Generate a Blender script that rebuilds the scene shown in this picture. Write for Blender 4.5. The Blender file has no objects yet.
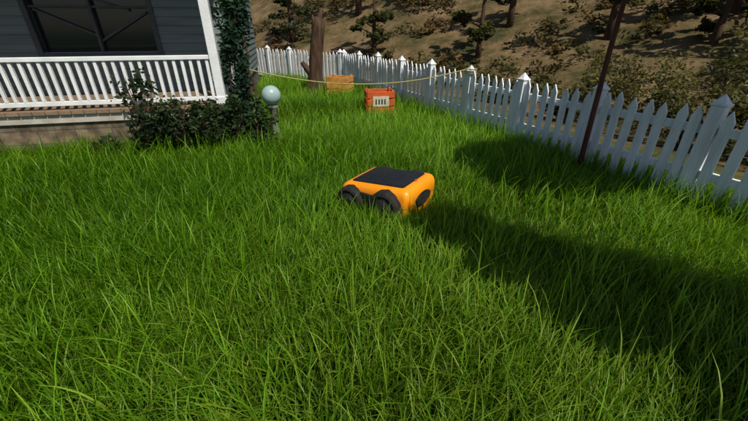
import bpy, bmesh, math, random
import numpy as np
from mathutils import Vector, Matrix, noise
random.seed(7); rng=np.random.default_rng(7)
S=bpy.context.scene
COL=S.collection
# ---------------- helpers ----------------
def nmat(name):
    m=bpy.data.materials.new(name); m.use_nodes=True
    nt=m.node_tree; b=nt.nodes['Principled BSDF']; return m,nt,b
def mat(name,c1,c2=None,scale=8,rough=.7,bump=0,bscale=40,metal=0,spec=.3,stretch=(1,1,1),detail=6,lo=.35,hi=.65):
    m,nt,b=nmat(name); N=nt.nodes; L=nt.links
    b.inputs['Roughness'].default_value=rough; b.inputs['Metallic'].default_value=metal
    b.inputs['Specular IOR Level'].default_value=spec
    tc=N.new('ShaderNodeTexCoord'); mp=N.new('ShaderNodeMapping'); mp.inputs['Scale'].default_value=stretch
    L.new(tc.outputs['Object'],mp.inputs[0])
    if c2 is None: c2=tuple(x*.8 for x in c1)
    n=N.new('ShaderNodeTexNoise'); n.inputs['Scale'].default_value=scale; n.inputs['Detail'].default_value=detail
    L.new(mp.outputs[0],n.inputs['Vector'])
    r=N.new('ShaderNodeValToRGB'); r.color_ramp.elements[0].position=lo; r.color_ramp.elements[1].position=hi
    r.color_ramp.elements[0].color=(*c1,1); r.color_ramp.elements[1].color=(*c2,1)
    L.new(n.outputs['Fac'],r.inputs[0]); L.new(r.outputs[0],b.inputs['Base Color'])
    if bump:
        n2=N.new('ShaderNodeTexNoise'); n2.inputs['Scale'].default_value=bscale; n2.inputs['Detail'].default_value=5
        L.new(mp.outputs[0],n2.inputs['Vector'])
        bp=N.new('ShaderNodeBump'); bp.inputs['Strength'].default_value=bump; bp.inputs['Distance'].default_value=.02
        L.new(n2.outputs['Fac'],bp.inputs['Height']); L.new(bp.outputs[0],b.inputs['Normal'])
    return m
def leafmat(name,trans=.35,rough=.5,spec=.3):
    m,nt,b=nmat(name); N=nt.nodes; L=nt.links
    a=N.new('ShaderNodeAttribute'); a.attribute_name='Col'
    L.new(a.outputs['Color'],b.inputs['Base Color']); b.inputs['Roughness'].default_value=rough
    b.inputs['Specular IOR Level'].default_value=spec
    t=N.new('ShaderNodeBsdfTranslucent')
    mx=N.new('ShaderNodeMix'); mx.data_type='RGBA'; mx.blend_type='MULTIPLY'; mx.inputs[0].default_value=1
    L.new(a.outputs['Color'],mx.inputs[6]); mx.inputs[7].default_value=(1.6,1.6,.4,1)
    L.new(mx.outputs[2],t.inputs['Color'])
    ms=N.new('ShaderNodeMixShader'); ms.inputs[0].default_value=trans
    L.new(b.outputs[0],ms.inputs[1]); L.new(t.outputs[0],ms.inputs[2])
    L.new(ms.outputs[0],N['Material Output'].inputs['Surface'])
    return m
def big_mesh(name,V,loops,lstart,material,cols,parent=None,smooth=False):
    me=bpy.data.meshes.new(name)
    me.vertices.add(len(V)); me.vertices.foreach_set('co',V.astype(np.float32).ravel())
    me.loops.add(len(loops)); me.loops.foreach_set('vertex_index',loops.astype(np.int32).ravel())
    me.polygons.add(len(lstart)); me.polygons.foreach_set('loop_start',lstart.astype(np.int32))
    me.update(calc_edges=True); me.validate()
    at=me.color_attributes.new('Col','FLOAT_COLOR','POINT'); at.data.foreach_set('color',cols.astype(np.float32).ravel())
    me.materials.append(material)
    if smooth: me.polygons.foreach_set('use_smooth',np.ones(len(lstart),dtype=bool))
    o=bpy.data.objects.new(name,me); COL.objects.link(o)
    if parent: o.parent=parent
    return o
def empty(name,loc=(0,0,0),rz=0,parent=None):
    e=bpy.data.objects.new(name,None); e.location=loc; e.rotation_euler=(0,0,rz); e.empty_display_size=.1
    COL.objects.link(e)
    if parent: e.parent=parent
    return e
def bm_obj(name,bm,material,parent=None,bevel=0,smooth=False,seg=2):
    me=bpy.data.meshes.new(name); bm.to_mesh(me); bm.free(); me.materials.append(material)
    o=bpy.data.objects.new(name,me); COL.objects.link(o)
    if parent: o.parent=parent
    if bevel:
        md=o.modifiers.new('b','BEVEL'); md.width=bevel; md.segments=seg; md.limit_method='ANGLE'
    if smooth:
        for p in me.polygons: p.use_smooth=True
    return o
def addbox(bm,x0,x1,y0,y1,z0,z1,M=None):
    vs=[bm.verts.new(Vector(c) if M is None else M@Vector(c)) for c in
        [(x0,y0,z0),(x1,y0,z0),(x1,y1,z0),(x0,y1,z0),(x0,y0,z1),(x1,y0,z1),(x1,y1,z1),(x0,y1,z1)]]
    for f in [(0,3,2,1),(4,5,6,7),(0,1,5,4),(1,2,6,5),(2,3,7,6),(3,0,4,7)]: bm.faces.new([vs[i] for i in f])
def tube(bm,pts,rads,n=10):
    rings=[]
    for i,p in enumerate(pts):
        p=Vector(p); a=Vector(pts[max(i-1,0)]); b=Vector(pts[min(i+1,len(pts)-1)])
        d=(b-a).normalized(); u=d.orthogonal().normalized() if abs(d.z)<.9 else Vector((1,0,0)); u=(u-d*u.dot(d)).normalized(); w=d.cross(u)
        rings.append([bm.verts.new(p+(u*math.cos(2*math.pi*k/n)+w*math.sin(2*math.pi*k/n))*rads[i]*(1 if n<7 else random.uniform(.93,1.07))) for k in range(n)])
    for a,b in zip(rings,rings[1:]):
        for k in range(n): bm.faces.new([a[k],a[(k+1)%n],b[(k+1)%n],b[k]])
    bm.faces.new(rings[0][::-1]); bm.faces.new(rings[-1])
def leaves(name,blobs,size,material,c_dark,c_light,parent=None,clump=0):
    P=[];C=[];T=[]
    for (c,r,n) in blobs:
        q=rng.normal(size=(n,3)); q/=np.linalg.norm(q,axis=1)[:,None]; q*=(rng.random(n)**.45)[:,None]
        if clump:
            cc=rng.normal(size=(clump,3)); cc/=np.linalg.norm(cc,axis=1)[:,None]; cc*=(rng.random(clump)**.4)[:,None]
            idx=rng.integers(0,clump,n); q=cc[idx]+rng.normal(size=(n,3))*.17
            sh=rng.uniform(-.25,.25,clump)[idx]
        else: sh=np.zeros(n)
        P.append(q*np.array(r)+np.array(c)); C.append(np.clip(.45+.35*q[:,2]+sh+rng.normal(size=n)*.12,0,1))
        tint=np.array([1,1,1])+ (np.array([rng.uniform(-.1,.5),rng.uniform(-.1,.15),rng.uniform(-.1,.3)]) if name=='hillside_shrubs' else 0)
        T.append(np.tile(tint,(n,1)))
    P=np.concatenate(P); C=np.concatenate(C); T=np.concatenate(T); n=len(P)
    sz=size*rng.uniform(.6,1.4,n)[:,None]
    a=rng.normal(size=(n,3)); a[:,2]*=.6; a/=np.linalg.norm(a,axis=1)[:,None]
    b=rng.normal(size=(n,3)); b-=a*(a*b).sum(1)[:,None]; b/=np.linalg.norm(b,axis=1)[:,None]
    V=np.stack([P-a*sz, P+b*sz*.45, P+a*sz, P-b*sz*.45],1).reshape(-1,3)
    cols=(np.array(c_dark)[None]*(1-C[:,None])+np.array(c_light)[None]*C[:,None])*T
    cols=np.concatenate([cols,np.ones((n,1))],1).repeat(4,0)
    return big_mesh(name,V,np.arange(4*n),np.arange(n)*4,material,cols,parent)

# ---------------- materials ----------------
M_white=mat('white_paint',(.78,.79,.8),(.66,.67,.68),scale=5,rough=.5,bump=.15,bscale=60)
M_fence=mat('fence_white_paint',(.78,.79,.84),(.50,.51,.53),scale=4,rough=.6,bump=.3,bscale=25,stretch=(3,3,.6),lo=.42,hi=.8)
M_siding=mat('siding_paint',(.17,.20,.20),(.125,.15,.155),scale=3,rough=.6,bump=.2,bscale=30,stretch=(.3,1,4))
M_deck=mat('deck_wood',(.25,.17,.11),(.17,.12,.08),scale=5,bump=.3,stretch=(1,8,1))
M_trim=mat('porch_trim',(.5,.46,.40),(.36,.32,.27),scale=6,bump=.2)
M_glass,nt,b=nmat('window_glass'); b.inputs['Base Color'].default_value=(.012,.015,.02,1); b.inputs['Roughness'].default_value=.08
M_frame=mat('window_frame_paint',(.07,.075,.085),(.05,.055,.06),rough=.5)
M_roof=mat('roof_shingle',(.09,.08,.08),(.05,.045,.045),scale=20,bump=.4)
M_bark=mat('bark',(.10,.055,.03),(.035,.02,.012),scale=6,rough=.9,bump=.9,bscale=14,stretch=(2.5,2.5,.5))
M_redbark=mat('reddish_bark',(.14,.045,.028),(.07,.025,.018),scale=9,rough=.8,bump=.5,stretch=(2,2,.5))
M_leaf=leafmat('leaf_mat',.3,.6,.2); M_grass=leafmat('grass_mat',.42,.45,.25)
M_found,nt,b=nmat('block_foundation'); N=nt.nodes;L=nt.links
tc=N.new('ShaderNodeTexCoord'); mp=N.new('ShaderNodeMapping'); mp.inputs['Rotation'].default_value=(math.radians(90),0,0)
L.new(tc.outputs['Object'],mp.inputs[0])
br=N.new('ShaderNodeTexBrick'); br.inputs['Scale'].default_value=1; br.inputs['Brick Width'].default_value=.42; br.inputs['Row Height'].default_value=.17
br.inputs['Mortar Size'].default_value=.008; br.inputs['Color1'].default_value=(.22,.16,.10,1); br.inputs['Color2'].default_value=(.15,.115,.075,1); br.inputs['Mortar'].default_value=(.10,.085,.07,1)
L.new(mp.outputs[0],br.inputs['Vector'])
ns=N.new('ShaderNodeTexNoise'); ns.inputs['Scale'].default_value=7; ns.inputs['Detail'].default_value=8; L.new(tc.outputs['Object'],ns.inputs['Vector'])
rr_=N.new('ShaderNodeValToRGB'); rr_.color_ramp.elements[0].position=.38; rr_.color_ramp.elements[1].position=.6; rr_.color_ramp.elements[0].color=(.35,.33,.3,1); rr_.color_ramp.elements[1].color=(1,1,1,1); L.new(ns.outputs['Fac'],rr_.inputs[0])
mx=N.new('ShaderNodeMix'); mx.data_type='RGBA'; mx.blend_type='MULTIPLY'; mx.inputs[0].default_value=.9
L.new(br.outputs[0],mx.inputs[6]); L.new(rr_.outputs[0],mx.inputs[7]); L.new(mx.outputs[2],b.inputs['Base Color']); b.inputs['Roughness'].default_value=.9
bp=N.new('ShaderNodeBump'); bp.inputs['Distance'].default_value=.02; bp.inputs['Strength'].default_value=.8; L.new(ns.outputs['Fac'],bp.inputs['Height']); L.new(bp.outputs[0],b.inputs['Normal'])

# ---------------- layout constants ----------------
u=Vector((-.447,.894)); A=Vector((2.45,3.96)); nrm=Vector((.894,.447))
D=A+u*1.05*7      # corner
v2=Vector((-.80,.60)); n2=Vector((.6,.8))
HP=Vector((-2.0,4.85)); HA=math.atan2(.215,.976)
def sdist(x,y):
    a=(x-A.x)*nrm.x+(y-A.y)*nrm.y; b2=(x-D.x)*n2.x+(y-D.y)*n2.y
    return np.maximum(a,b2)
def vnoise(x,y,seed=0):
    r=np.random.default_rng(seed); o=np.zeros_like(x)
    for k in range(10):
        th=r.uniform(0,2*math.pi); fr=r.uniform(.5,2.2); ph=r.uniform(0,6.28)
        o=o+np.sin((x*math.cos(th)+y*math.sin(th))*fr+ph)
    return o/4.5
def height(x,y):
    s=sdist(x,y)
    z=np.where(s>5,(s-5)*.30,0)
    z=np.where(s>5, 60*(1-np.exp(-z/60)),0)
    z=z-0.5*np.clip((s-1)/3,0,1)
    z=z+np.clip((s-5)/12,0,1)*(vnoise(x*.16,y*.16,3)*1.5+vnoise(x*.5,y*.5,4)*.3+vnoise(x*1.3,y*1.3,14)*.08)
    z=z+vnoise(x*1.0,y*1.0,5)*.015
    return z
# ---------------- ground ----------------
def axis(lo,hi,fine0,fine1,fs,gs):
    a=list(np.arange(fine0,fine1,fs)); s=fs;x=fine1
    while x<hi: a.append(x); s=min(s*1.12,gs); x+=s
    a.append(hi); s=fs; x=fine0-fs; l=[]
    while x>lo: l.append(x); s=min(s*1.12,gs); x-=s
    l.append(lo); return np.array(l[::-1]+a)
gx=axis(-260,260,-12,24,.35,8); gy=axis(-120,320,-3,36,.35,8)
X,Y=np.meshgrid(gx,gy); Z=height(X,Y)
V=np.stack([X.ravel(),Y.ravel(),Z.ravel()],1); w=len(gx)
ii=np.arange((len(gy)-1)*(w-1)); r_=ii//(w-1); c_=ii%(w-1); q=r_*w+c_
F=np.stack([q,q+1,q+1+w,q+w],1)
M_ground,nt,b=nmat('ground_mat'); N=nt.nodes;L=nt.links
at=N.new('ShaderNodeAttribute'); at.attribute_name='Col'
tc=N.new('ShaderNodeTexCoord')
n1=N.new('ShaderNodeTexNoise'); n1.inputs['Scale'].default_value=.45; n1.inputs['Detail'].default_value=13; n1.inputs['Roughness'].default_value=.78
L.new(tc.outputs['Object'],n1.inputs['Vector'])
r1=N.new('ShaderNodeValToRGB'); e=r1.color_ramp.elements; e[0].position=.40; e[0].color=(.038,.040,.014,1); e[1].position=.66; e[1].color=(.20,.135,.075,1)
e2=e.new(.5); e2.color=(.105,.074,.034,1)
L.new(n1.outputs['Fac'],r1.inputs[0])
n3=N.new('ShaderNodeTexNoise'); n3.inputs['Scale'].default_value=5; n3.inputs['Detail'].default_value=8; L.new(tc.outputs['Object'],n3.inputs['Vector'])
r3=N.new('ShaderNodeValToRGB'); r3.color_ramp.elements[0].color=(.02,.045,.006,1); r3.color_ramp.elements[1].color=(.05,.09,.015,1); L.new(n3.outputs['Fac'],r3.inputs[0])
mx=N.new('ShaderNodeMix'); mx.data_type='RGBA'; L.new(at.outputs['Fac'],mx.inputs[0]); L.new(r3.outputs[0],mx.inputs[6]); L.new(r1.outputs[0],mx.inputs[7])
L.new(mx.outputs[2],b.inputs['Base Color']); b.inputs['Roughness'].default_value=.95; b.inputs['Specular IOR Level'].default_value=.1
bp=N.new('ShaderNodeBump'); bp.inputs['Distance'].default_value=.3; bp.inputs['Strength'].default_value=.8; n4=N.new('ShaderNodeTexNoise'); n4.inputs['Scale'].default_value=1.5; n4.inputs['Detail'].default_value=10
L.new(tc.outputs['Object'],n4.inputs['Vector']); L.new(n4.outputs['Fac'],bp.inputs['Height']); L.new(bp.outputs[0],b.inputs['Normal'])
k=np.clip((sdist(X,Y).ravel()-1)/2,0,1); cols=np.stack([k,k,k,np.ones_like(k)],1)
big_mesh('ground',V,F.ravel(),np.arange(len(F))*4,M_ground,cols,smooth=True)

# ---------------- grass ----------------
MW=Vector((.135,2.98)); mx_ax=Vector((-.83,.56)).normalized(); my_ax=Vector((.56,.83)).normalized()
def keep(x,y):
    s=sdist(x,y); k=s<.35
    dx=x-HP.x; dy=y-HP.y; lx=dx*math.cos(HA)+dy*math.sin(HA); ly=-dx*math.sin(HA)+dy*math.cos(HA)
    k&=~((lx<.02)&(ly>-.02))
    mxx=(x-MW.x)*mx_ax.x+(y-MW.y)*mx_ax.y; myy=(x-MW.x)*my_ax.x+(y-MW.y)*my_ax.y
    k&=~((np.abs(mxx)<.345)&(np.abs(myy)<.31))
    return k
def blades(x,y,h,wd,bend,cb,ct,segs):
    n=len(x); az=rng.uniform(0,2*math.pi,n)
    fl=vnoise(x*1.6,y*1.6,11)*2.2
    mixw=rng.random(n)<.5; az=np.where(mixw,fl+rng.normal(size=n)*.7,az)
    mxx=(x-MW.x); myy=(y-MW.y); dd=np.hypot(mxx,myy); near=dd<.55; az=np.where(near,np.arctan2(myy,mxx)+rng.normal(size=n)*1.2,az)
    h=np.where(near,np.minimum(h*1.05,.26),h)
    dx=np.cos(az);dy=np.sin(az)
    face=az+math.pi/2+rng.normal(size=n)*.5
    px=np.cos(face);py=np.sin(face)
    z0=height(x,y)-.01
    Vs=[];Cs=[]
    for i,t in enumerate(np.linspace(0,1,segs+1)):
        hx=h*bend*.55*t*t; hz=h*(t-.28*bend*t*t*t)
        cx=x+dx*hx; cy=y+dy*hx; cz=z0+hz
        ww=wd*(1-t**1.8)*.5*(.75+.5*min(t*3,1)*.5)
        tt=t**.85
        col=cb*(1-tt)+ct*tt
        col=np.concatenate([col,np.ones((n,1))],1)
        if i<segs:
            Vs.append(np.stack([cx-px*ww,cy-py*ww,cz],1)); Vs.append(np.stack([cx+px*ww,cy+py*ww,cz],1)); Cs+= [col,col]
        else: Vs.append(np.stack([cx,cy,cz],1)); Cs.append(col)
    V=np.stack(Vs,1); C=np.stack(Cs,1); m=V.shape[1]
    base=(np.arange(n)*m)[:,None]
    quads=[base+np.array([[2*i,2*i+1,2*i+3,2*i+2]]) for i in range(segs-1)]
    Q=np.concatenate([q.reshape(-1,4) for q in quads]); T=(base+np.array([[2*segs-2,2*segs-1,2*segs]]))
    return V.reshape(-1,3),C.reshape(-1,4),Q,T
def scatter(x0,x1,y0,y1,dens):
    n=int((x1-x0)*(y1-y0)*dens); x=rng.uniform(x0,x1,n); y=rng.uniform(y0,y1,n)
    k=keep(x,y)&(np.abs(x)<1.2*(y+.8)+.6)
    return x[k],y[k]
parts=[]
def colset(x,y,light=0.0):
    n=len(x)
    v=np.clip(.5+.34*vnoise(x*1.3,y*1.3,21)+rng.normal(size=n)*.24+light,0,1)[:,None]
    yel=(np.clip(rng.normal(size=n)*.55-.12+.4*vnoise(x*.8,y*.8,77),0,1))[:,None]
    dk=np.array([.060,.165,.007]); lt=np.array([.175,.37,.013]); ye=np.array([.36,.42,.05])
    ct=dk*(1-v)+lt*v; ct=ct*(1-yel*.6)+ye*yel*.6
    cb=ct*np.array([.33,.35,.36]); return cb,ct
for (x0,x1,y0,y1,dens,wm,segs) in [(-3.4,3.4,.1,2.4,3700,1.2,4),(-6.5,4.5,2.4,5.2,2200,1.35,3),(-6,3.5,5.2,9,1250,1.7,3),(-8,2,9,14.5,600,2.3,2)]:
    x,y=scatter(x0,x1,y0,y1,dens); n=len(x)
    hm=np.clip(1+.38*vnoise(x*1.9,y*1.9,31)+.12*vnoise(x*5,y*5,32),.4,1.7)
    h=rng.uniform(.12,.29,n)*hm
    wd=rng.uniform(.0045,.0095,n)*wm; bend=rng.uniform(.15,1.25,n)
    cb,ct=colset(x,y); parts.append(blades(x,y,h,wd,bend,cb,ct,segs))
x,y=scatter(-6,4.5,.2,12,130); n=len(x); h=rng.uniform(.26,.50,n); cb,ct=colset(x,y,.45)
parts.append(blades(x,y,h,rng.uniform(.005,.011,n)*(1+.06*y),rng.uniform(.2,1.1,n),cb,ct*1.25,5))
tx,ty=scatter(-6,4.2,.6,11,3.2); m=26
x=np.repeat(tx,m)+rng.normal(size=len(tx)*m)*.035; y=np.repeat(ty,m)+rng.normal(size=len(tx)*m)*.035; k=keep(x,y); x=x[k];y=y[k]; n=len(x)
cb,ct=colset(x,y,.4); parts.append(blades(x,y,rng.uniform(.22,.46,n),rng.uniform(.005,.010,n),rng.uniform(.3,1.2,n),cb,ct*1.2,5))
t=rng.uniform(-3.5,7.3,9000); o=rng.normal(size=9000)*.12; x=A.x+u.x*t+nrm.x*o; y=A.y+u.y*t+nrm.y*o; n=9000
cb,ct=colset(x,y,.3); parts.append(blades(x,y,rng.uniform(.15,.40,n),rng.uniform(.006,.011,n),rng.uniform(.2,1.0,n),cb,ct,4))
t=rng.uniform(-5,.1,4500); o=-np.abs(rng.normal(size=4500))*.1-.03; ca,sa=math.cos(HA),math.sin(HA); x=HP.x+ca*t-sa*o; y=HP.y+sa*t+ca*o; n=4500
cb,ct=colset(x,y,-.1); parts.append(blades(x,y,rng.uniform(.12,.32,n),rng.uniform(.006,.011,n),rng.uniform(.2,1.0,n),cb,ct,4))
off=0;Vs=[];Cs=[];Ls=[];St=[];ls=0
for (V,C,Q,T) in parts:
    Vs.append(V);Cs.append(C); Ls.append((Q+off).ravel()); St.append(ls+np.arange(len(Q))*4); ls+=Q.size
    Ls.append((T+off).ravel()); St.append(ls+np.arange(len(T))*3); ls+=T.size; off+=len(V)
big_mesh('lawn_grass',np.concatenate(Vs),np.concatenate(Ls),np.concatenate(St),M_grass,np.concatenate(Cs),smooth=True)

# ---------------- picket fence ----------------
def fence(name,p0,d,npan,span):
    root=empty(name)
    bm=bmesh.new(); bp_=bmesh.new(); br_=bmesh.new()
    ang=math.atan2(d.y,d.x)
    for i in range(npan+1):
        c=p0+d*span*i; z=float(height(np.array(c.x),np.array(c.y)))
        M=Matrix.Translation((c.x,c.y,z))@Matrix.Rotation(ang+random.uniform(-.03,.03),4,'Z')@Matrix.Rotation(random.uniform(-.015,.015),4,'X')
        h=1.0+random.uniform(-.015,.015); w_=.052
        addbox(bp_,-w_,w_,-w_,w_,-.2,h-.10,M)
        addbox(bp_,-w_-.010,w_+.010,-w_-.010,w_+.010,h-.10,h-.078,M)
        vs=[bp_.verts.new(M@Vector(q)) for q in [(-w_,-w_,h-.078),(w_,-w_,h-.078),(w_,w_,h-.078),(-w_,w_,h-.078)]]; top=bp_.verts.new(M@Vector((0,0,h)))
        for k in range(4): bp_.faces.new([vs[k],vs[(k+1)%4],top])
        if i==npan: break
        M2=Matrix.Translation((c.x,c.y,z))@Matrix.Rotation(ang,4,'Z')
        for zz in (.27,.66): addbox(br_,w_,span-w_,-.035,.0,zz,zz+.075,M2)
        npk=7
        for k in range(npk):
            px=w_+ (span-2*w_)*(k+.5)/npk + random.uniform(-.008,.008); pw=.041
            hh=.90+random.uniform(-.022,.022)
            M3=M2@Matrix.Translation((px,.002,0))@Matrix.Rotation(random.uniform(-.03,.03),4,'Y')
            prof=[(-pw,.06),(pw,.06),(pw,hh-.09),(0,hh),(-pw,hh-.09)]
            f=[bm.verts.new(M3@Vector((a,0,b))) for a,b in prof]; g=[bm.verts.new(M3@Vector((a,.022,b))) for a,b in prof]
            bm.faces.new(f); bm.faces.new(g[::-1])
            for q in range(5): bm.faces.new([f[q],g[q],g[(q+1)%5],f[(q+1)%5]])
    for b_ in (bm,bp_,br_): bmesh.ops.recalc_face_normals(b_,faces=b_.faces)
    bm_obj('pickets',bm,M_fence,root,bevel=.003,seg=1); bm_obj('posts',bp_,M_fence,root,bevel=.004,seg=1); bm_obj('rails',br_,M_fence,root,bevel=.003,seg=1)
fence('picket_fence',A-u*1.05*4,u,11,1.05)
fence('picket_fence',D+v2*.12,v2,9,1.05)

# ---------------- house ----------------
H=empty('porch_house',(HP.x,HP.y,0),HA)
def B(name,boxes,m,bevel=0,parent=H):
    bm=bmesh.new()
    for b_ in boxes: addbox(bm,*b_)
    return bm_obj(name,bm,m,parent,bevel,seg=2)
W=-7.0; PD=1.4; DZ=.585
B('foundation',[(W,-.03,.03,PD,-.2,.43),(W,-.02,PD,6,-.2,.56)],M_found)
B('deck_trim',[(W,0.0,0,.03,.43,.535)],M_trim,.004)
B('deck',[(W+k*.14,W+k*.14+.132,-.03,PD-.003,.537,DZ) for k in range(50)],M_deck,.003)
RZ0,RZ1=.66,1.19
B('railing_rails',[(W,-.07,.02,.085,RZ1-.05,RZ1),(W,-.07,.035,.07,RZ0-.03,RZ0+.025)],M_white,.006)
bal=[]; x_=-.14
while x_>W: bal.append((x_-.018,x_+.018,.035,.071,RZ0+.025,RZ1-.05)); x_-=.098
B('balusters',bal,M_white,.003)
B('side_railing',[(-.075,-.02,.11,PD-.02,RZ1-.05,RZ1),(-.07,-.03,.11,PD-.02,RZ0-.03,RZ0+.025)]+[(-.066,-.030,.18+k*.1,.216+k*.1,RZ0+.025,RZ1-.05) for k in range(12)],M_white,.003)
B('porch_column',[(-.095,.015,-.01,.10,DZ,2.7),(-.11,.03,-.025,.115,DZ+.001,DZ+.10),(-.095-4.2,.015-4.2,-.01,.10,DZ,2.7)],M_white,.008)
bm=bmesh.new()
def lap(p0,p1,outn,z0,z1,holes=()):
    z=z0; p0=Vector(p0);p1=Vector(p1);o=Vector(outn)
    while z<z1:
        segs=[(0,1)]
        L_=(p1-p0).length
        for (a,b_,ha,hb) in holes:
            if z+.06>ha and z+.06<hb: segs=[(0,a/L_),(b_/L_,1)]
        for a,b_ in segs:
            q0=p0.lerp(p1,a);q1=p0.lerp(p1,b_)
            pts=[q0+o*.022,q1+o*.022,q1+o*.004,q0+o*.004]
            zz=[z,z,z+.118,z+.118]
            vs=[bm.verts.new((p.x,p.y,h_)) for p,h_ in zip(pts,zz)]; bm.faces.new(vs)
            b0=[bm.verts.new((q0.x+o.x*.022,q0.y+o.y*.022,z)),bm.verts.new((q1.x+o.x*.022,q1.y+o.y*.022,z)),bm.verts.new((q1.x+o.x*.004,q1.y+o.y*.004,z)),bm.verts.new((q0.x+o.x*.004,q0.y+o.y*.004,z))]
            bm.faces.new(b0[::-1])
        z+=.118
WX0,WX1,WZ0,WZ1=-2.62,-1.08,1.16,2.35
lap((W,PD),(-.06,PD),(0,-1),DZ,2.7,[(WX0-W,WX1-W,WZ0,WZ1)])
lap((0,PD+.06),(0,6),(1,0),.56,3.6)
bm_obj('siding',bm,M_siding,H)
B('wall_core',[(W,WX0,PD+.005,PD+.15,.56,2.7),(WX1,-.004,PD+.005,PD+.15,.56,2.7),(WX0,WX1,PD+.005,PD+.15,.56,WZ0),(WX0,WX1,PD+.005,PD+.15,WZ1,2.7),(-.15,-.004,PD+.15,6,.56,3.6)],M_siding)
B('corner_board',[(-.06,.03,PD-.026,PD+.06,.56,3.6)],M_siding,.004)
B('window_glass',[(WX0,WX1,PD+.08,PD+.09,WZ0,WZ1)],M_glass)
wf=[(WX0-.07,WX0,PD-.035,PD+.07,WZ0-.07,WZ1+.07),(WX1,WX1+.07,PD-.035,PD+.07,WZ0-.07,WZ1+.07),(WX0,WX1,PD-.035,PD+.07,WZ0-.07,WZ0),(WX0,WX1,PD-.035,PD+.07,WZ1,WZ1+.07),
 ((WX0+WX1)/2-.02,(WX0+WX1)/2+.02,PD-.005,PD+.075,WZ0,WZ1),(WX0,(WX0+WX1)/2-.02,PD+.02,PD+.075,1.75,1.78),((WX0+WX1)/2+.02,WX1,PD+.02,PD+.075,1.75,1.78)]
B('window_frame',wf,M_frame,.004)
bm=bmesh.new()
for (cx,cz,rot) in [(-2.2,1.55,.45),(-1.5,1.5,-.5),(-1.75,1.85,.3)]:
    M=Matrix.Translation((cx,PD+.045,cz))@Matrix.Rotation(rot,4,'Y'); addbox(bm,-.42,.42,-.01,.01,-.016,.016,M)
bm_obj('window_braces',bm,M_frame,H)
B('porch_roof',[(W-.3,.02,-.03,PD+.02,2.7,2.82),(W-.3,.0,-.1,-.031,2.66,2.84)],M_trim)
bm=bmesh.new()
vs=[bm.verts.new(p) for p in [(W-.3,-.2,2.83),(.2,-.2,2.83),(.2,PD,3.35),(W-.3,PD,3.35),(W-.3,PD,3.6),(.3,PD,3.6),(.3,6.1,3.6),(W-.3,6.1,3.6),(W-.3,3.7,5.3),(.3,3.7,5.3)]]
bm.faces.new(vs[0:4]); bm.faces.new([vs[4],vs[5],vs[9],vs[8]]); bm.faces.new([vs[6],vs[7],vs[8],vs[9]]); bm.faces.new([vs[5],vs[6],vs[9]]); bm.faces.new([vs[4],vs[8],vs[7]])
bm_obj('roof',bm,M_roof,H)
B('upper_wall',[(W,-.004,PD+.002,PD+.15,2.83,3.6),(W,-.004,5.85,6,.56,3.6),(W,W+.15,PD+.15,5.85,.56,3.6)],M_siding)

# ---------------- climbing vine, shrubs ----------------
vine=empty('climbing_vine',(-1.78,4.98,0))
bm=bmesh.new()
for k in range(5):
    x0=random.uniform(-.1,.1); tube(bm,[(x0+.09*math.sin(t*1.3+k*2),.03*math.cos(t+k),t*.4) for t in range(8)],[.016-.0014*t for t in range(8)],6)
bm_obj('stems',bm,M_bark,vine)
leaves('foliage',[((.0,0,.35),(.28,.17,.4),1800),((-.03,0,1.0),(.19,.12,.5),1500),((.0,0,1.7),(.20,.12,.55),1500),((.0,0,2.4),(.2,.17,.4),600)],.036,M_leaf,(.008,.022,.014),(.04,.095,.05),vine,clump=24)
def shrub(loc,h,r,n,size=.05,dk=(.01,.02,.006),lt=(.05,.075,.022),name='foundation_shrub'):
    e_=empty(name,loc); bm=bmesh.new()
    for k in range(9):
        a=random.uniform(0,6.28); rr=r*random.uniform(.3,1)
        tube(bm,[(0,0,-.03),(math.cos(a)*rr*.35,math.sin(a)*rr*.35,h*.4),(math.cos(a)*rr,math.sin(a)*rr,h*random.uniform(.7,1))],[.012,.008,.003],5)
    bm_obj('stems',bm,M_bark,e_)
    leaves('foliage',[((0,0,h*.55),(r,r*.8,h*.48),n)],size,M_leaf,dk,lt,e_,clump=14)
SDK=(.007,.016,.006); SLT=(.035,.062,.02)
shrub((-2.88,4.42,0),1.0,.26,620,.038,SDK,SLT)
shrub((-2.55,4.52,0),.74,.29,780,.036,SDK,SLT)
shrub((-2.2,4.62,0),.64,.26,780,.036,SDK,SLT)
shrub((-3.4,4.3,0),.34,.2,160,.035,SDK,SLT)
shrub((-1.9,4.72,0),.64,.28,950,.038,SDK,SLT)
shrub((-1.52,4.78,0),.48,.22,700,.034,(.010,.024,.008),(.05,.09,.026))

# ---------------- gazing globe on pedestal ----------------
G=empty('garden_globe',(-1.42,5.02,0))
bm=bmesh.new(); prof=[(.11,-.05),(.11,.05),(.08,.08),(.045,.16),(.038,.38),(.05,.46),(.075,.50),(.085,.53),(.05,.55)]
rings=[[bm.verts.new((r*math.cos(2*math.pi*k/20),r*math.sin(2*math.pi*k/20),z)) for k in range(20)] for r,z in prof]
for a,b_ in zip(rings,rings[1:]):
    for k in range(20): bm.faces.new([a[k],a[(k+1)%20],b_[(k+1)%20],b_[k]])
bm.faces.new(rings[-1]); bm_obj('pedestal',bm,mat('weathered_stone',(.2,.2,.17),(.11,.12,.09),scale=9,bump=.5),G,smooth=True)
bm=bmesh.new(); bmesh.ops.create_uvsphere(bm,u_segments=32,v_segments=20,radius=.13,matrix=Matrix.Translation((0,0,.67)))
bm_obj('globe',bm,mat('frosted_globe',(.36,.46,.46),(.24,.34,.34),scale=5,rough=.35,spec=.4),G,smooth=True)

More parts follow.
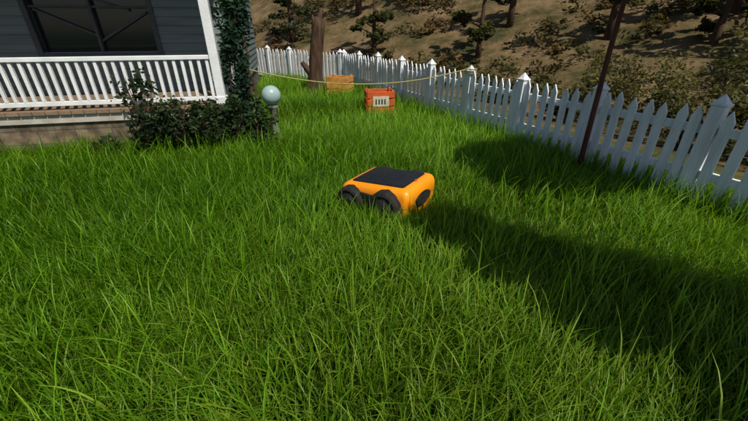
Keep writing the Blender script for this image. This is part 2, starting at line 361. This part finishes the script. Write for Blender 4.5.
# ---------------- rope ----------------
bm=bmesh.new()
pa=Vector((A.x+u.x*2.1-.06,A.y+u.y*2.1,.93)); pb=Vector((-1.72,4.98,1.02)); pts=[]
for i in range(33):
    t=i/32; p=pa.lerp(pb,t); p.z-=.25*4*t*(1-t)*.85; pts.append(p)
tube(bm,pts,[.009]*33,6)
for k in range(3): 
    c=pa+Vector((.06,0,.0-.03*k)); tube(bm,[c+Vector((math.cos(a)*.085,math.sin(a)*.085,0)) for a in np.linspace(0,6.28,13)],[.010]*13,5)
bm_obj('rope',bm,mat('rope_fibre',(.34,.32,.12),(.24,.22,.08),scale=60,rough=.9),None,smooth=True)

# ---------------- broken tree stump ----------------
T=empty('broken_tree_trunk',(-1.45,9.3,0))
bm=bmesh.new()
tube(bm,[(0,0,-.1),(-.02,0,.1),(.0,0,.5),(.06,0,1.0),(.14,0,1.5),(.2,0,1.7)],[.30,.22,.17,.16,.15,.12],14)
tube(bm,[(.12,0,1.5),(.2,.02,1.75),(.24,.02,1.9)],[.10,.06,.012],8)
tube(bm,[(.05,0,1.4),(.04,.02,1.65),(.02,.02,1.76)],[.08,.05,.012],8)
tube(bm,[(-.02,0,.35),(-.2,-.02,.6),(-.32,-.03,.75)],[.11,.08,.05],8)
for a in (.3,1.8,3.2,4.6): tube(bm,[(0,0,.15),(math.cos(a)*.3,math.sin(a)*.3,.05),(math.cos(a)*.5,math.sin(a)*.5,-.08)],[.13,.09,.04],8)
bm_obj('trunk',bm,M_bark,T,smooth=True)

# ---------------- crates ----------------
def crate(loc,rz,sx,sy,sz,m,label):
    c=empty('slatted_crate',loc,rz); bm=bmesh.new(); t=.018
    for k in range(3):
        z0=.02+k*sz/3; z1=z0+sz/3-.025
        addbox(bm,-sx,sx,-sy-t,-sy,z0,z1); addbox(bm,-sx,sx,sy,sy+t,z0,z1)
        addbox(bm,-sx-t,-sx,-sy,sy,z0,z1); addbox(bm,sx,sx+t,-sy,sy,z0,z1)
    for a in (-1,1):
        for b_ in (-1,1): addbox(bm,a*(sx-.025)-.022,a*(sx-.025)+.022,b_*(sy-.025)-.022,b_*(sy-.025)+.022,0,sz+.02)
    for k in range(4): addbox(bm,-sx+.05,sx-.05,-sy+.06+k*sy*.5,-sy+.06+k*sy*.5+sy*.4,.03,.05)
    bm_obj('slats',bm,m,c,.004,seg=1)
    if label:
        bm=bmesh.new(); addbox(bm,-sx*.6,sx*.6,-sy-t-.012,-sy-t-.002,sz*.36,sz*.8); bm_obj('label',bm,mat('label_card',(.6,.55,.45),(.5,.42,.32),scale=12),c)
        bm=bmesh.new()
        for k in range(4): addbox(bm,-sx*.42+k*sx*.22,-sx*.42+k*sx*.22+sx*.12,-sy-t-.016,-sy-t-.0125,sz*.46,sz*.68)
        bm_obj('label_print',bm,M_frame,c)
M_or=mat('orange_red_paint',(.60,.10,.02),(.42,.08,.02),scale=9,rough=.55,bump=.3)
M_ye=mat('yellow_orange_paint',(.62,.30,.08),(.45,.18,.04),scale=9,rough=.55,bump=.3)
crate((.1,6.95,.03),.15,.25,.18,.42,M_or,True)
crate((-.83,9.0,.02),-.3,.26,.2,.44,M_ye,False)

# ---------------- robot mower ----------------
M_orange=mat('orange_plastic',(.88,.29,.006),(.80,.25,.005),scale=3,rough=.38,spec=.45)
M_black=mat('black_plastic',(.010,.010,.011),(.016,.016,.017),scale=12,rough=.55,spec=.35)
M_rub=mat('rubber',(.010,.010,.010),(.020,.018,.015),scale=20,rough=.8,bump=.3)
M_pan,nt,b=nmat('solar_panel'); N=nt.nodes;L=nt.links
tc=N.new('ShaderNodeTexCoord'); br=N.new('ShaderNodeTexBrick'); br.offset=0; br.inputs['Scale'].default_value=1; br.inputs['Brick Width'].default_value=.08; br.inputs['Row Height'].default_value=.08; br.inputs['Mortar Size'].default_value=.0012
br.inputs['Color1'].default_value=(.009,.010,.012,1); br.inputs['Color2'].default_value=(.012,.013,.015,1); br.inputs['Mortar'].default_value=(.03,.03,.032,1)
L.new(tc.outputs['Object'],br.inputs['Vector']); L.new(br.outputs[0],b.inputs['Base Color']); b.inputs['Roughness'].default_value=.5; b.inputs['Specular IOR Level'].default_value=.25
R=empty('robot_lawn_mower',(MW.x,MW.y,.01),math.atan2(mx_ax.y,mx_ax.x))
def loft(name,levels,m,seg=8,parent=R):
    bm=bmesh.new(); rings=[]
    for (hx,hy,cr,cx,z,tilt) in levels:
        pts=[]
        for qx,qy,a0 in ((1,1,0),(-1,1,90),(-1,-1,180),(1,-1,270)):
            for k in range(seg+1):
                a=math.radians(a0+90*k/seg); px=qx*(hx-cr)+cr*math.cos(a); py=qy*(hy-cr)+cr*math.sin(a)
                pts.append((px+cx,py,z+tilt*px))
        rings.append([bm.verts.new(p) for p in pts])
    n=len(rings[0])
    for a,b_ in zip(rings,rings[1:]):
        for k in range(n): bm.faces.new([a[k],a[(k+1)%n],b_[(k+1)%n],b_[k]])
    bm.faces.new(rings[-1]); bm.faces.new(rings[0][::-1])
    o=bm_obj(name,bm,m,parent,smooth=True); o.data.set_sharp_from_angle(angle=math.radians(32)); return o
TL=-.10
loft('chassis',[(.29,.23,.06,.01,.02,0),(.32,.255,.07,.015,.07,0),(.322,.262,.07,.015,.125,0)],M_black)
loft('shell',[(.346,.268,.05,0,.132,-.03),(.352,.275,.05,0,.142,-.03),(.352,.275,.05,0,.215,-.075),(.342,.266,.05,0,.245,-.09),(.325,.252,.045,0,.264,TL),(.302,.232,.035,0,.274,TL),(.290,.222,.03,0,.277,TL)],M_orange)
loft('rear_shell',[(.040,.262,.035,-.300,.02,0),(.044,.268,.035,-.300,.06,0),(.045,.268,.035,-.300,.145,0)],M_orange)
loft('solar_panel',[(.268,.202,.022,.0,.274,TL),(.268,.202,.022,.0,.285,TL),(.262,.196,.020,.0,.288,TL)],M_pan)
bm=bmesh.new(); M=Matrix.Rotation(math.atan(.10),4,'Y'); addbox(bm,-.006,.006,-.185,.185,.284,.2915,M); bm_obj('panel_divider',bm,M_black,R,.002)
bm=bmesh.new(); bmesh.ops.create_cone(bm,cap_ends=True,segments=24,radius1=.014,radius2=.012,depth=.014,matrix=Matrix.Translation((-.279,0,.310))); bm_obj('stop_button',bm,M_or,R,.003)
for sy in (1,-1):
    ys=sorted((sy*.262,sy*.296))
    B('side_skirt',[(-.26,.15,ys[0],ys[1],.05,.205),(.15,.325,ys[0],ys[1]-.004,.06,.165)],M_black,.012,R)
    for wx,rad in ((-.150,.150),(.215,.130)):
        bm=bmesh.new(); cy=sy*.295
        prof=[(0,.062),(rad*.3,.060),(rad*.45,.050),(rad*.62,.040),(rad*.8,.050),(rad*.93,.040),(rad,.012),(rad,-.05)]
        rr=[]; nn_=48; zc=rad-.02
        f_=lambda k,r_:(1+(.02 if (k%4<2 and r_>rad*.9) else 0))
        for r_,o_ in prof:
            if r_==0: rr.append([bm.verts.new((wx,cy+sy*o_,zc))]); continue
            rr.append([bm.verts.new((wx+r_*f_(k,r_)*math.cos(2*math.pi*k/nn_),cy+sy*o_,zc+r_*f_(k,r_)*math.sin(2*math.pi*k/nn_))) for k in range(nn_)])
        for k in range(nn_): bm.faces.new([rr[0][0],rr[1][k],rr[1][(k+1)%nn_]])
        for a,b_ in zip(rr[1:],rr[2:]):
            for k in range(nn_): bm.faces.new([a[k],a[(k+1)%nn_],b_[(k+1)%nn_],b_[k]])
        bmesh.ops.recalc_face_normals(bm,faces=bm.faces)
        bm_obj('wheel',bm,M_rub,R)
bm=bmesh.new(); M=Matrix.Translation((-.352,0,.165))@Matrix.Rotation(math.radians(90),4,'Y')
bmesh.ops.create_cone(bm,cap_ends=True,segments=32,radius1=.075,radius2=.070,depth=.02,matrix=M@Matrix.Diagonal((.85,1.9,1,1)))
bm_obj('rear_vent',bm,M_black,R,.004)
B('rear_vent_slats',[(-.368,-.360,-.10,.10,.130+.022*k,.138+.022*k) for k in range(4)],M_rub,.001,R)
B('front_bumper',[(.332,.367,-.17,.17,.075,.125)],M_black,.012,R)

# ---------------- sapling & shade trees ----------------
SD=Vector((.58,-.815)).normalized()
EL=math.radians(55)
def tree(name,trunk_pts,rads,limbs,blobs,size,bark=M_bark,dk=(.012,.03,.006),lt=(.06,.11,.02),clump=30):
    e_=empty(name); bm=bmesh.new(); tube(bm,trunk_pts,rads,10)
    for l,rs in limbs: tube(bm,l,rs,7)
    bm_obj('trunk',bm,bark,e_,smooth=True); leaves('crown',blobs,size,M_leaf,dk,lt,e_,clump=clump); return e_
k_=1/math.tan(EL)
c=Vector((2.0+SD.x*k_*2.8,3.82+SD.y*k_*2.8,2.95))
tp=[(2.3,3.7,-.1),(2.28,3.69,.6),(2.26,3.68,1.3),(2.25,3.66,1.75),(2.4,3.4,2.1),(2.7,3.0,2.5),(float(c.x),float(c.y),3.0)]
lim=[([tp[4],tuple(c+Vector(o))],[.018,.005]) for o in ((-.6,.3,.1),(.5,.5,.1),(-.3,.2,.3),(.6,-.3,.2),(0,-.6,.2))]
tree('sapling_tree',tp,[.032,.026,.024,.022,.02,.018,.01],lim,[(tuple(c),(1.12,.92,.16),17000),(tuple(c+Vector((.02,0,.14))),(.95,.78,.18),11000)],.055,M_redbark,clump=0)
blobs=[];cs=[]
for (gx_,gy_,zc,r1_,r2_) in [(.60,2.46,3.3,.34,.25),(1.0,2.06,3.5,.48,.32),(1.5,1.66,3.7,.55,.38),(2.05,1.22,3.8,.62,.42),(2.7,.9,4.0,.75,.5),(3.4,.55,3.9,.8,.5),(1.8,.85,4.4,.42,.3)]:
    cx=gx_+SD.x*k_*zc; cy=gy_+SD.y*k_*zc; cs.append((cx,cy,zc)); blobs.append(((cx,cy,zc),(r1_,r1_*.75,r2_),int(8000*r1_)))
tpp=[(5.4,-2.2,-.5),(5.3,-2.1,1),(5.1,-1.9,2.2),(4.9,-1.6,3.2),(4.6,-1.2,3.9)]
tree('offscreen_shade_tree',tpp,[.26,.2,.17,.13,.06],[([tpp[2+(i%2)],tuple((np.array(tpp[3])+np.array(q))/2+np.array([0,0,.15])),q],[.08,.05,.015]) for i,q in enumerate(cs)],blobs,.06,clump=42)  # invented off-screen tree; crown blobs placed to cast the diagonal lawn shadow

# ---------------- background vegetation ----------------
def hz(x,y): return float(height(np.array(float(x)),np.array(float(y))))
bl=[];n_=0
while n_<1900:
    x=random.uniform(-45,75); y=random.uniform(3,80); s=float(sdist(np.array(x),np.array(y)))
    if s<5 : continue
    if random.random()>(40/(20+s)): continue
    if vnoise(np.array(x*.35),np.array(y*.35),9)<-.05+random.uniform(-.35,.3): continue
    r=random.uniform(.15,.8)*(1+s*.02); bl.append(((x,y,hz(x,y)+r*.3),(r,r,r*.55),int(60+80*r))); n_+=1
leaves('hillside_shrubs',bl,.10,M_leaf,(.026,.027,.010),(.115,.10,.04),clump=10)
for (x,y,h,r) in [(6.2,4.6,1.35,1.0),(5.4,6.0,1.2,.9),(7.6,6.6,1.7,1.3),(4.4,8.0,1.1,.8),(8.6,4.4,1.9,1.3),(5.9,8.6,1.5,1.1),(3.6,10.5,1.0,.8),(7.0,3.4,1.4,1.0),(9.5,8.5,1.7,1.4),(6.6,5.6,1.3,1.0),(8.2,5.4,1.7,1.1)]:
    shrub((x,y,hz(x,y)),h,r,3000,.045,(.022,.027,.008),(.125,.115,.04),'wild_bush')
def wildtree(x,y,h,kind):
    z=hz(x,y); r=h*.022+.04
    lean=random.uniform(-.06,.06)
    pts=[(x+lean*t*h*.3,y,z-.3+h*t) for t in (0,.25,.5,.75,1)]; rads=[r*1.25,r,r*.75,r*.45,r*.12]
    lim=[];bl=[]
    if kind=='pine_tree':
        for k in range(18):
            t=.12+.86*k/18; a=k*2.4; L_=h*.24*(1.1-t)+.15; p=(x+lean*t*h*.3,y,z-.3+h*t); q=(p[0]+math.cos(a)*L_,p[1]+math.sin(a)*L_,p[2]-L_*.15)
            lim.append(([p,q],[r*.25,.01])); bl.append((((p[0]+q[0]*2)/3,(p[1]+q[1]*2)/3,(p[2]+q[2]*2)/3),(L_*.55,L_*.55,h*.045),180))
        tree(kind,pts,rads,lim,bl,.11,M_bark,(.016,.024,.010),(.065,.078,.03),6)
    else:
        for k in range(12):
            t=.2+.7*random.random(); a=random.uniform(0,6.28); L_=h*random.uniform(.12,.3); p=(x+lean*t*h*.3,y,z-.3+h*t); q=(p[0]+math.cos(a)*L_,p[1]+math.sin(a)*L_,p[2]+L_*.4)
            lim.append(([p,q],[r*.35,.02])); bl.append((q,(h*.10,h*.10,h*.07),280))
        tree(kind,pts,rads,lim,bl,.10,M_bark,(.020,.027,.010),(.10,.10,.034),8)
for (x,y,h,kd) in [(9.0,15,5,'oak_tree'),(12.5,14,6,'pine_tree'),(15,12,5,'oak_tree'),(13,20,6,'pine_tree'),(6.5,19,5,'oak_tree'),(3,24,6,'pine_tree'),(-1,26,6,'oak_tree'),(8.5,26,7,'pine_tree'),(18,17,7,'pine_tree'),(-5,24,6,'pine_tree'),(22,24,8,'oak_tree'),(1,34,7,'oak_tree'),(14,32,8,'oak_tree'),(11,9.5,4,'oak_tree'),(4.5,16.5,3.5,'oak_tree'),(0,19.5,3.5,'oak_tree'),(10.5,12,3,'oak_tree')]:
    wildtree(x,y,h,kd)

# ---------------- light, sky, camera ----------------
az=math.atan2(SD.y,SD.x); sv=Vector((math.cos(az)*math.cos(EL),math.sin(az)*math.cos(EL),math.sin(EL)))
sl=bpy.data.lights.new('sun','SUN'); sl.energy=4.8; sl.angle=math.radians(.6); sl.color=(1,.95,.83)
so=bpy.data.objects.new('sun',sl); so.rotation_euler=sv.to_track_quat('Z','Y').to_euler(); COL.objects.link(so)
Wd=bpy.data.worlds.new('World'); S.world=Wd; Wd.use_nodes=True; nt=Wd.node_tree
sk=nt.nodes.new('ShaderNodeTexSky'); sk.sky_type='NISHITA'; sk.sun_disc=False; sk.sun_elevation=EL; sk.sun_rotation=math.pi/2-az
nt.links.new(sk.outputs[0],nt.nodes['Background'].inputs[0]); nt.nodes['Background'].inputs[1].default_value=.075
cd=bpy.data.cameras.new('camera'); cd.lens=36*350/748; cd.sensor_width=36; cd.clip_end=1000; cd.clip_start=.02
co=bpy.data.objects.new('camera',cd); co.location=(0,0,1.5); co.rotation_euler=(math.radians(90-27.6),0,0); COL.objects.link(co); S.camera=co
S.view_settings.view_transform='Standard'; S.view_settings.look='None'; S.view_settings.exposure=0
